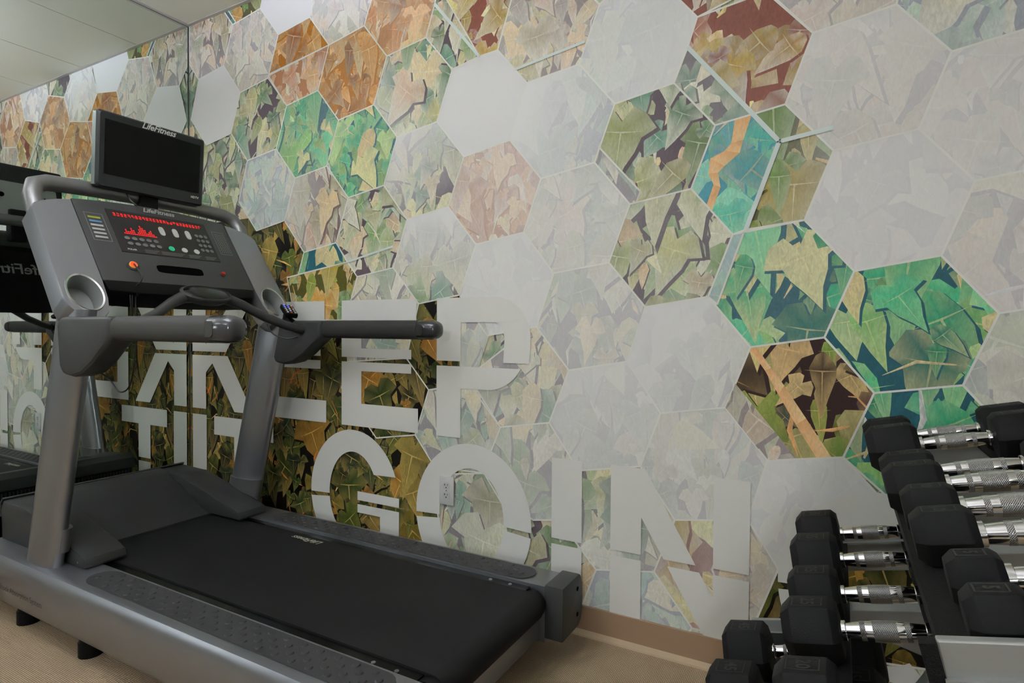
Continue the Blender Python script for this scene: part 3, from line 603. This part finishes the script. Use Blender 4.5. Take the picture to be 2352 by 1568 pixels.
place_text('rail_lettering', 'FlexDeck Shock Absorption System', .030, GREYP2, T, (.555, CY-.4555, .150), (1, 0, 0), (0, -.05, 1), 0, 1., 0, .0012)

# motor hood
hp = [(.215, .10), (.205, .34), (.212, .385), (.235, .402), (.275, .404), (.34, .392), (.42, .356), (.50, .312), (.58, .272), (.640, .252), (.645, .10)]
hood = part('motor_hood', MB().prism(hp, lambda u, v, t_: (u, CY+t_, v), -.24, .24), GREYP, T, .7, .0)
part('hood_rim', MB().prism([(.199, .33), (.205, .384), (.232, .4075), (.238, .404), (.214, .38), (.208, .33)], lambda u, v, t_: (u, CY+t_, v), -.362, .362), GREYP2, hood, .6)
gr = part('front_grille', MB().box(.192, .206, CY-.34, CY+.34, .12, .335), BLACKP, T, None)
gm = MB()
for i in range(46): gm.box(.188, .193, CY-.33+i*.0145, CY-.33+i*.0145+.006, .13, .325)
part('grille_ribs', gm, GREYP, gr, None)

# console: plane running down towards the runner
D = Vector((.576, 0, -.817)); NN = Vector((.817, 0, .576)); O0 = Vector((.635, CY, 1.54))
def cp(s, t, n=0.): return O0+D*s+Vector((0, t, 0))+NN*n
top = [(-.022*(1-(i/10-1)**2), -.300+.600*i/20) for i in range(21)]
outl = top+[(.372, .300), (.372, -.300)]
con = part('console', MB().prism(outl, lambda u, v, t_: cp(u, v, t_), -.06, 0), GREYP2, T, .4, .004)
low = [(.364, -.299), (.364, .299), (.405, .285), (.412, .18), (.414, 0), (.412, -.18), (.405, -.285)]
part('console_underside', MB().loft([[cp(s, t, .001) if s < .37 else cp(s, t, -.012) for s, t in low], [cp(s, t, -.10) for s, t in low]]), BLACKP, T, .4, .004)
bk = part('console_back', MB().prism([(.03, -.285), (.03, .285), (.40, .30), (.40, -.30)], lambda u, v, t_: cp(u, v, t_), -.115, -.055), BLACKP, T, .4, .012)
place_text('back_logo', 'LifeFitness', .085, LOGO_G, T, cp(.13, 0, -.116), (0, -1, 0), -D, .35, .95, .0008, .0012)
for sg in (-1, 1):
    wo = [(.002, .302), (.012, .345), (.03, .395), (.046, .42), (.066, .434), (.45, .440), (.485, .434), (.512, .418), (.530, .394), (.536, .366), (.528, .338), (.505, .318), (.45, .306), (.372, .302)]
    # resample the outline about the cup centre so a ring of quads can join it to the cup's rim
    cs, ct = .430, .371; N = 56
    def hit(a):
        dx, dy = math.cos(a), math.sin(a); best = None
        for k in range(len(wo)):
            (ax, ay), (bx, by) = wo[k], wo[(k+1) % len(wo)]
            ex, ey = bx-ax, by-ay; den = dx*ey-dy*ex
            if abs(den) < 1e-9: continue
            tt = ((ax-cs)*ey-(ay-ct)*ex)/den; uu = ((ax-cs)*dy-(ay-ct)*dx)/den
            if tt > 0 and -1e-6 <= uu <= 1+1e-6 and (best is None or tt < best): best = tt
        return (cs+dx*best, ct+dy*best)
    angs = sorted(set([2*math.pi*k/N for k in range(N)]+[math.atan2(y-ct, x-cs) % (2*math.pi) for x, y in wo]))
    ro = [hit(a) for a in angs]; ri = [(cs+.078*math.cos(a), ct+.057*math.sin(a)) for a in angs]
    q = lambda pts, n: [cp(s, sg*t, n) for s, t in pts]
    rj = [(cs+.070*math.cos(a), ct+.050*math.sin(a)) for a in angs]
    wing = MB().loft([q(ro, -.085), q(ro, -.006), q([(cs+(s-cs)*.985, ct+(t-ct)*.985) for s, t in ro], 0), q(ri, 0)], cap=False)
    wing.f.append(tuple(range(len(angs))))
    wg = part('console_wing', wing, SILVER, T, .5)
    part('cup_rim', MB().loft([q(ri, -.001), q([(cs+(s-cs)*.97, ct+(t-ct)*.97) for s, t in ri], .004), q(rj, .002), q(rj, -.002)], cap=False), mat('cup_rim_bright', (.62, .62, .62), .2, .9), wg, .7)
    rk = [(cs+.064*math.cos(a), ct+.045*math.sin(a)) for a in angs]
    cup = MB().loft([q(rj, .001), q(rk, -.06)], cap=False); cup.f.append(tuple(range(len(angs), 2*len(angs))))
    part('cup_holder', cup, mat('cup_grey', (.21, .22, .215), .3), wg, .5)

# top tube behind the screen
tp = []
for t, x, z in ((-.398, .650, 1.42), (-.402, .630, 1.475), (-.404, .605, 1.535), (-.388, .582, 1.575), (-.345, .566, 1.592), (-.25, .560, 1.598), (-.12, .556, 1.602), (0, .555, 1.603)): tp.append((x, CY+t, z))
tp += [(x, 2*CY-y, z) for x, y, z in tp[-2::-1]]
part('console_hoop', MB().tube(tp, .029, 16), SILVER_D, T, 1.)
part('screen_neck', MB().box(.545, .60, CY-.035, CY+.035, 1.50, 1.66), BLACKP, T, .4, .006)

# screen
UP = Vector((.07, 0, .9975)).normalized(); NT = Vector((.9975, 0, -.07)).normalized(); TO = Vector((.635, CY, 1.746))
def tv(a, b, n=0.): return TO+Vector((0, a, 0))+UP*b+NT*n
HW, HH = .212, .143
def tr(w_, h_, n, r_=.012):
    pts = []
    for sx_, sz_, a0 in ((1, 1, 0), (-1, 1, 90), (-1, -1, 180), (1, -1, 270)):
        for k in range(4):
            a = math.radians(a0+30*k); pts.append(tv(sx_*(w_-r_)+r_*math.cos(a), sz_*(h_-r_)+r_*math.sin(a), n))
    return pts
scn = part('screen_housing', MB().loft([tr(HW-.02, HH-.02, -.052), tr(HW-.004, HH-.004, -.044), tr(HW, HH, -.036), tr(HW, HH, -.008), tr(HW-.008, HH-.006, 0)]), mat('screen_frame', (.015, .017, .018), .4, 0, .25), T, .4)
part('side_strip', MB().box(0, 0, 0, 0, 0, 0).add([tv(-HW-.0012, -HH+.012, -.034), tv(-HW-.0012, HH-.012, -.034), tv(-HW-.0012, HH-.012, -.012), tv(-HW-.0012, -HH+.012, -.012)], [(0, 1, 2, 3)]) if False else
     MB().loft([[tv(-HW-.002, b, n) for b, n in ((-HH+.008, -.034), (HH-.008, -.034), (HH-.008, -.010), (-HH+.008, -.010))], [tv(-HW+.004, b, n) for b, n in ((-HH+.008, -.034), (HH-.008, -.034), (HH-.008, -.010), (-HH+.008, -.010))]]), mat('side_strip_grey', (.17, .20, .19), .35, .5), scn, None)
dm = MB().loft([[tv(a, b, n) for a, b in ((-.187, -.092), (.190, -.092), (.190, .113), (-.187, .113))] for n in (-.004, .0012)])
part('display', dm, SCREEN, scn, None, label='black switched-off display')
part('back_plate', MB().loft([[tv(a, b, n) for a, b in ((-.19, -.125), (.19, -.125), (.175, .035), (.10, .05), (-.10, .05), (-.175, .035))] for n in (-.056, -.05)]), mat('back_plate_grey', (.30, .32, .31), .4, .2), scn, .4)
for a in (-.12, -.06, .06, .12): part('vent_hole', MB().cyl(tv(a, -.02, -.0575), -NT, .012, .003, 14), DARKHOLE, scn, None)
place_text('screen_logo', 'LifeFitness', .034, LOGO, scn, tv(.012, .1275, .0006), (0, 1, 0), UP, .35, .95, .0006)
place_text('screen_mark', 'HDTV', .013, LOGO, scn, tv(.172, -.112, .0006), (0, 1, 0), UP, 0, 1., .0004)

# control panel
pan = part('display_panel', MB().prism([(.026, -.196), (.026, .196), (.232, .196), (.232, -.196)], lambda u, v, t_: cp(u, v, t_), -.004, .0018), mat('panel_black', (.006, .006, .006), .35), T, None)
def pv(u, v, n=.002): return cp(.026+.206*v, -.196+.392*u, n)
def pdot(name, u, v, rs, rt, m, h=.0025, n=14, parent=pan, pw=2.):
    b = MB(); poly = ell(0, 0, rs, rt, n, pw); c = (.026+.206*v, -.196+.392*u)
    b.prism(poly, lambda a, d, t_: cp(c[0]+a, c[1]+d, t_), .0018, .0018+h); return part(name, b, m, parent, .6)
led = MB()
def seg(u0, v0, u1, v1): led.add([pv(u0, v0, .0024), pv(u1, v0, .0024), pv(u1, v1, .0024), pv(u0, v1, .0024)], [(0, 1, 2, 3)])
r3 = random.Random(5)
for i in range(26):
    u = .055+i*.0345; wv, hv, tk, tv_ = .020, .075, .0042, .012; v = .075+.0*i
    for k, (a, b, c, d) in enumerate(((0, 0, wv, tv_), (0, hv/2-tv_/2, wv, hv/2+tv_/2), (0, hv-tv_, wv, hv), (0, 0, tk, hv/2), (wv-tk, 0, wv, hv/2), (0, hv/2, tk, hv), (wv-tk, hv/2, wv, hv))):
        if r3.random() < .8: seg(u+a, v+b, u+c, v+d)
for i, h_ in enumerate((1, 3, 2, 2, 4, 3, 1, 2, 4, 6, 5, 4, 2, 3, 4, 2, 1)):
    for k in range(h_): seg(.09+i*.0185, .535-k*.042, .09+i*.0185+.012, .535-k*.042+.026)
o = part('led_readout', led, LED, pan, None, label='glowing red segment readout'); o['kind'] = 'stuff'
for u in (.475, .615, .75):
    b = pdot('rocker_button', u, .38, .022, .0105, BTN, .003, 20, pan, 3.)
for r_ in range(2):
    for c_ in range(5): pdot('program_button', .095+c_*.068+r_*.012, .665+r_*.125, .0078, .0098, BTND, .002)
for r_ in range(4):
    for c_ in range(3): pdot('number_key', .845+c_*.052, .36+r_*.125, .0078, .0078, BTND, .002)
for u, m_ in ((.50, BTNG), (.635, BTN), (.765, BTN)): pdot('round_button', u, .80, .0115, .0115, m_, .003, 18)
place_text('panel_mark', 'POLAR', .0105, LOGO, pan, pv(.10, .93), (0, 1, 0), -D, 0, 1., .0003)
fine = MB()
for k, (u0, u1) in enumerate(((.22, .36), (.38, .62), (.66, .80), (.84, .97))):
    for j in range(3): fine.add([pv(u0, .90+j*.03, .0023), pv(u1-.02*j, .90+j*.03, .0023), pv(u1-.02*j, .907+j*.03, .0023), pv(u0, .907+j*.03, .0023)], [(0, 1, 2, 3)])
part('fine_print', fine, LOGO_G, pan, None)
place_text('console_logo', 'LifeFitness', .032, LOGO_S, con, cp(.000, .012, .001), (0, 1, 0), -D, .35, .95, .0006)
def frame_lines(m, s0, s1, t0, t1, w_=.0014):
    for a, b, c, d in ((s0, s0+w_, t0, t1), (s1-w_, s1, t0, t1), (s0, s1, t0, t0+w_), (s0, s1, t1-w_, t1)):
        m.add([cp(a, c, .0012), cp(a, d, .0012), cp(b, d, .0012), cp(b, c, .0012)], [(0, 1, 2, 3)])
for q4 in ((.06, .19, -.277, -.215), (.06, .185, .218, .272)):
    fl = MB(); frame_lines(fl, *q4); part('decal_frame', fl, LOGO_G, con, None)
ic = [mat('decal_yellow', (.25, .25, .03), .5), mat('decal_blue', (.06, .16, .28), .5)]+[LOGO_S]*4
for k in range(6):
    s0 = .076+k*.0185; b = MB()
    b.prism([(s0, -.268), (s0, -.226), (s0+.009, -.226), (s0+.009, -.268)], lambda u, v, t_: cp(u, v, t_), .0005, .0013)
    part('decal_icon', b, ic[k], con, None)
dots = MB()
for i in range(11):
    for j in range(5): dots.add([cp(.075+i*.0095+a, .228+j*.0085+b, .0012) for a, b in ((0, 0), (0, .003), (.003, .003), (.003, 0))], [(0, 1, 2, 3)])
part('decal_table', dots, mat('decal_green_grey', (.26, .34, .24), .5), con, None)
def onc(name, s, t, rs, rt, n0, n1, m, parent, n=24, p=2., taper=1.):
    A = ell(0, 0, rs, rt, n, p)
    return part(name, MB().loft([[cp(s+a, t+b, n0) for a, b in A], [cp(s+a*taper, t+b*taper, n1) for a, b in A]]), m, parent, .6)
onc('stop_button_base', .298, -.18, .021, .024, -.001, .004, GREYP, con, taper=.9)
onc('stop_button_ring', .296, -.18, .0135, .0135, .0, .010, LEDYE, con)
onc('stop_button', .296, -.18, .0112, .0112, .005, .0115, LEDOR, con)
onc('socket_base', .300, .178, .012, .012, -.001, .004, GREYP, con)
onc('socket_plug', .298, .178, .0085, .0085, .0, .012, REDP, con, taper=.85)
onc('accessory_tray', .298, .0, .019, .092, -.002, .0009, DARKHOLE, con, 32, 5.)

# hand sensor bar with oval pod
for sg in (-1, 1):
    path = [(.958, CY+sg*.03, 1.190), (.965, CY+sg*.09, 1.185), (.985, CY+sg*.14, 1.165), (1.02, CY+sg*.22, 1.118), (1.05, CY+sg*.30, 1.085), (1.07, CY+sg*.365, 1.066)]
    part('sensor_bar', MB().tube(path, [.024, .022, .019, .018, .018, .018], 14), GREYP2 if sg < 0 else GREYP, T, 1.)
AX = Vector((.86, 0, -.51)).normalized(); NZ = Vector((.51, 0, .86)).normalized(); PO = Vector((.968, CY, 1.200))
def pod(k, n, a=.058, b=.100): return [PO+AX*x*k+Vector((0, y*k, 0))+NZ*n for x, y in ell(0, 0, a, b, 28)]
part('sensor_pod', MB().loft([pod(.3, -.034), pod(.75, -.026), pod(1., -.004), pod(1.02, .004), pod(.97, .008)]), GREYP, T, .8)
part('pod_cover', MB().loft([pod(.93, .005), pod(.88, .010), pod(.7, .014), pod(.4, .017), pod(.1, .018)]), BLACKG, T, 1.)

# keypad clamped to the far armrest
KO = Vector((.985, CY+.368, 1.150)); KX = Vector((.80, -.35, -.46)).normalized(); KY = Vector((.35, .93, -.1)); KY = (KY-KX*KY.dot(KX)).normalized(); KN = KX.cross(KY).normalized()
if KN.z < 0: KN = -KN
def kp(a, b, n): return KO+KX*a+KY*b+KN*n
kb = part('keypad', MB().loft([[kp(a, b, n) for a, b in ((-.046, -.027), (.046, -.027), (.046, .027), (-.046, .027))] for n in (-.014, .008)]), BLACKP, T, .5, .006)
part('keypad_clamp', MB().tube([kp(0, 0, -.012), kp(.0, 0, -.04), (1.0, CY+.375, 1.09)], .02, 12), BLACKP, kb, .8)
kc = [mat('key_blue', (.1, .15, .8), .4, emis=(.2, .25, 1.), es=.5), mat('key_white', (.7, .7, .75), .4), mat('key_red', (.7, .1, .05), .4)]
for i in range(5):
    for j in range(3):
        o = MB().cyl(kp(-.033+i*.0165, -.016+j*.016, .008), KN, .0045, .002, 10)
        part('key', o, kc[0] if i < 2 and j < 2 else (kc[2] if (i == 4 and j == 1) or (i == 1 and j == 2) else kc[1]), kb, None)

# safety lanyard and cables under the console
def smooth_path(P, k=6):
    out = []
    for i in range(len(P)-1):
        p0, p1, p2, p3 = [Vector(P[max(0, min(len(P)-1, i+d))]) for d in (-1, 0, 1, 2)]
        for j in range(k):
            t_ = j/k; out.append(.5*((2*p1)+(p2-p0)*t_+(2*p0-5*p1+4*p2-p3)*t_*t_+(3*p1-p0-3*p2+p3)*t_**3))
    out.append(Vector(P[-1])); return out
part('lanyard', MB().tube(smooth_path([cp(.296, -.18, .012), (.865, -.728, 1.262), (.868, -.735, 1.235), (.851, -.74, 1.215), (.847, -.74, 1.123), (.846, -.74, 1.013), (.81, -.74, .87), (.737, -.74, .834), (.663, -.74, .879), (.64, -.80, .935), (.66, -.88, .96)]), .0028, 8), CORD, T, 1.)
part('cable', MB().tube(smooth_path([(.835, -.76, 1.235), (.846, -.76, 1.20), (.850, -.758, 1.15), (.846, -.752, 1.08), (.848, -.752, 1.23)]), .0026, 8), CORD, T, 1.)
part('lanyard_clip', MB().box(.842, .860, -.745, -.735, 1.185, 1.212), BLACKP, T, .5, .002)
part('screen_cable', MB().tube(smooth_path([(.60, CY-.09, 1.60), (.615, CY-.085, 1.575), (.63, CY-.07, 1.555)]), .0035, 8), CORD, T, 1.)
part('sensor_cable', MB().tube(smooth_path([(.93, CY+.30, 1.09), (.955, CY+.31, 1.05), (1.0, CY+.34, 1.03), (1.05, CY+.37, 1.04)]), .0028, 8), CORD, T, 1.)

# ================================================================ DUMBBELLS AND RACK
TAU = .216
LH = .130                                   # bare handle between the heads
def hex_ring(x, ap, k=1.):
    R = ap*k/math.cos(math.pi/6)
    return [(x, R*math.sin(math.radians(60*i+30)), R*math.cos(math.radians(60*i+30))) for i in range(6)]
protos = {}
def dumbbell_meshes(num, ap, hl, alt=False):
    key = (num, ap, hl, alt)
    if key in protos: return protos[key]
    c = min(.016, hl*.2); out = {}
    for side in (-1, 1):
        xi, xo = side*LH/2, side*(LH/2+hl); cc = side*c
        b = MB().loft([hex_ring(xi, ap, .82), hex_ring(xi+cc*.7, ap), hex_ring(xo-cc, ap), hex_ring(xo, ap, .72)])
        me = fix(b.mesh('head'), .3, .0014, 2); me.materials.append(RUBBER); out['head', side] = me
        xm = side*(LH/2+hl*.5); a, d = hl*.27, ap*.37
        fr = MB()
        for x0, x1, y0, y1 in ((-a, a, d-.0015, d), (-a, a, -d, -d+.0015), (-a, -a+.0015, -d, d), (a-.0015, a, -d, d)): fr.box(xm+x0, xm+x1, y0, y1, ap-.002, ap+.0007)
        me = fix(fr.mesh('number_frame'), None); me.materials.append(RUBBERN); out['frame', side] = me
        if num:
            tm = text_mesh('number', num, min(ap*.62, hl*.62), 0, 1., .0006)
            for v in tm.vertices:           # digits read along the rack, tops towards the outer end
                x, y = v.co.x, v.co.y; v.co = (xm+side*0+y, -x, ap+.0009)
            tm.materials.append(RUBBERN); out['num', side] = tm
    prof = [(-LH/2-.004, .0115), (-LH/2+.009, .0115), (-LH/2+.009, .0125), (-.030, .0150), (-.018, .0158), (0, .0162), (.018, .0158), (.030, .0150), (LH/2-.009, .0125), (LH/2-.009, .0115), (LH/2+.004, .0115)]
    def rv(pr, n=20): return MB().loft([[(x, r_*math.cos(k*2*math.pi/n), r_*math.sin(k*2*math.pi/n)) for k in range(n)] for x, r_ in pr])
    me = fix(rv(prof).mesh('handle'), .6); me.materials.append(RUBBER if alt else CHROME); out['handle'] = me
    for nm, x0, x1, r_ in (('grip', -.0175, .0175, .0166), ('band', -.036, -.028, .0153), ('band2', .028, .036, .0153)):
        me = fix(rv([(x0, r_-.0015), (x0, r_), ((x0+x1)/2, r_+(.0003 if nm == 'grip' else 0)), (x1, r_), (x1, r_-.0015)]).mesh('knurled_grip'), .6); me.materials.append(RUBBER if alt else KNURL); out[nm] = me
    for nm, x0 in (('collar', -LH/2), ('collar2', LH/2-.0085)):
        me = fix(rv([(x0, .013), (x0+.001, .0165), (x0+.0075, .0165), (x0+.0085, .013)]).mesh('collar'), .6); me.materials.append(RUBBER if alt else CHROME); out[nm] = me
    protos[key] = out; return out
def dumbbell(num, ap, hl, loc, label, group, alt=False, roll=0.):
    M = dumbbell_meshes(num, ap, hl, alt)
    t = thing('dumbbell', loc, label, 'dumbbell', group); t.rotation_euler = (roll, -TAU, 0)
    for side in (-1, 1):
        h_ = link('head', M['head', side], None, t)
        link('number_frame', M['frame', side], None, h_)
        if num: link('number', M['num', side], None, h_)
    link('handle', M['handle'], None, t)
    for k in ('grip', 'band', 'band2'): link('knurled_grip', M[k], None, t)
    for k in ('collar', 'collar2'): link('collar', M[k], None, t)
    return t
KS, HS = .80, 1.04
TIER = {1: (3.296, .797), 2: (3.150, .539), 3: (3.011, .266)}      # shelf surface under the handle centres
n_up = (-math.sin(TAU), math.cos(TAU))
DB = [(1, '30', .060, .095, -.261, 'black hex dumbbell marked 30 on the top tier, closest to the wall'), (1, '30', .060, .095, -.382, 'black hex dumbbell marked 30, second from the wall on the top tier'),
      (1, '15', .050, .082, -.627, 'black hex dumbbell third from the wall on the top tier, its number half hidden'), (1, '15', .050, .082, -.731, 'black hex dumbbell marked 15, fourth from the wall on the top tier'),
      (1, '10', .0435, .068, -.857, 'black hex dumbbell marked 10 on the top tier, farther of the two tens'), (1, '10', .0435, .068, -.989, 'black hex dumbbell marked 10 on the top tier, nearer of the two tens'),
      (1, '5', .036, .050, -1.129, 'small black hex dumbbell marked 5 on the top tier, farther of the two fives'), (1, '5', .036, .050, -1.231, 'small black hex dumbbell marked 5 on the top tier, nearer of the two fives'),
      (2, '35', .066, .090, -.280, 'black hex dumbbell marked 35 on the middle tier, closest to the wall'), (2, '35', .066, .090, -.470, 'black hex dumbbell marked 35 on the middle tier, nearer of the two'),
      (2, '25', .059, .085, -.647, 'black hex dumbbell marked 25 on the middle tier, farther of the two'), (2, '25', .059, .085, -.804, 'black hex dumbbell marked 25 on the middle tier, beside the twenty'),
      (2, '20', .055, .080, -1.010, 'black hex dumbbell marked 20 on the middle tier, nearest the camera'),
      (3, '45', .072, .100, -.410, 'large black hex dumbbell marked 45 on the bottom tier, closer to the wall'), (3, '45', .072, .100, -.612, 'large black hex dumbbell marked 45 on the bottom tier, nearer the camera')]
GR = {1: 'dumbbells on the top tier', 2: 'dumbbells on the middle tier', 3: 'dumbbells on the bottom tier'}
for tier, num, ap, hl, y, lab in DB:
    ap *= KS; hl *= HS; bx, bz = TIER[tier]
    dumbbell(num, ap, hl, (bx+n_up[0]*ap, y, bz+n_up[1]*ap), lab, GR[tier])

RK = thing('dumbbell_rack', (3.2, -.7, 0), 'three-tier silver dumbbell rack with black shelf rails, standing end-on to the mural', 'rack')
ca, sa = math.cos(TAU), math.sin(TAU)
for tier, y0, y1 in ((1, -1.275, -.15), (2, -1.275, -.175), (3, -1.275, -.175)):
    ax, az = TIER[tier]
    def loc(u, v): return (ax+u*ca-v*sa, az+u*sa+v*ca)      # u along the shelf (towards the back), v off it
    sw = lambda u, v, t_: (loc(u, v)[0], t_, loc(u, v)[1])
    for u0, u1, lip in ((-.142, -.060, -1), (.060, .160, 1)):
        if lip < 0: pr = [(u0, -.001), (u1, -.001), (u1, -.006), (u0+.006, -.006), (u0+.006, -.055), (u0, -.055)]
        else: pr = [(u0, -.001), (u1, -.001), (u1, -.045), (u1-.006, -.045), (u1-.006, -.006), (u0, -.006)]
        part('shelf_rail', MB().prism(pr, sw, y0, y1), RACK_B, RK, None)
    for ya, yb in ((y0-.012, y0), (y1, y1+.012)):
        part('end_plate', MB().prism([(-.146, .032), (.160, .032), (.160, -.075), (-.146, -.075)], sw, ya, yb), RACK_S, RK, None, .002)
        part('end_flange', MB().prism([(-.146, .000), (.160, .000), (.160, -.006), (-.146, -.006)], sw, ya-.008, yb), RACK_S, RK, None)
    part('end_trim', MB().prism([(-.160, .030), (-.146, .030), (-.140, -.14), (-.154, -.14)], sw, y0-.016, y0), RACK_B, RK, None)
for yc in (-.555, -.90):
    # leaning post behind the shelves, floor foot, and a diagonal brace under each shelf
    x_at = lambda z: 3.36+(z-.6)/1.9
    part('post', MB().loft([[(x_at(z)-.035, yc-.025, z), (x_at(z)+.035, yc-.025, z), (x_at(z)+.035, yc+.025, z), (x_at(z)-.035, yc+.025, z)] for z in (.05, .80)]), RACK_S, RK, None, .006)
    part('foot', MB().box(2.80, 3.50, yc-.03, yc+.03, .0, .05), RACK_S, RK, None, .006)
    for tier in (1, 2, 3):
        ax, az = TIER[tier]
        def loc(u, v): return (ax+u*ca-v*sa, az+u*sa+v*ca)
        sw = lambda u, v, t_: (loc(u, v)[0], t_, loc(u, v)[1])
        part('shelf_arm', MB().prism([(-.13, -.012), (.15, -.012), (.15, -.10), (.05, -.10)], sw, yc-.02, yc+.02), RACK_S, RK, None, .002)
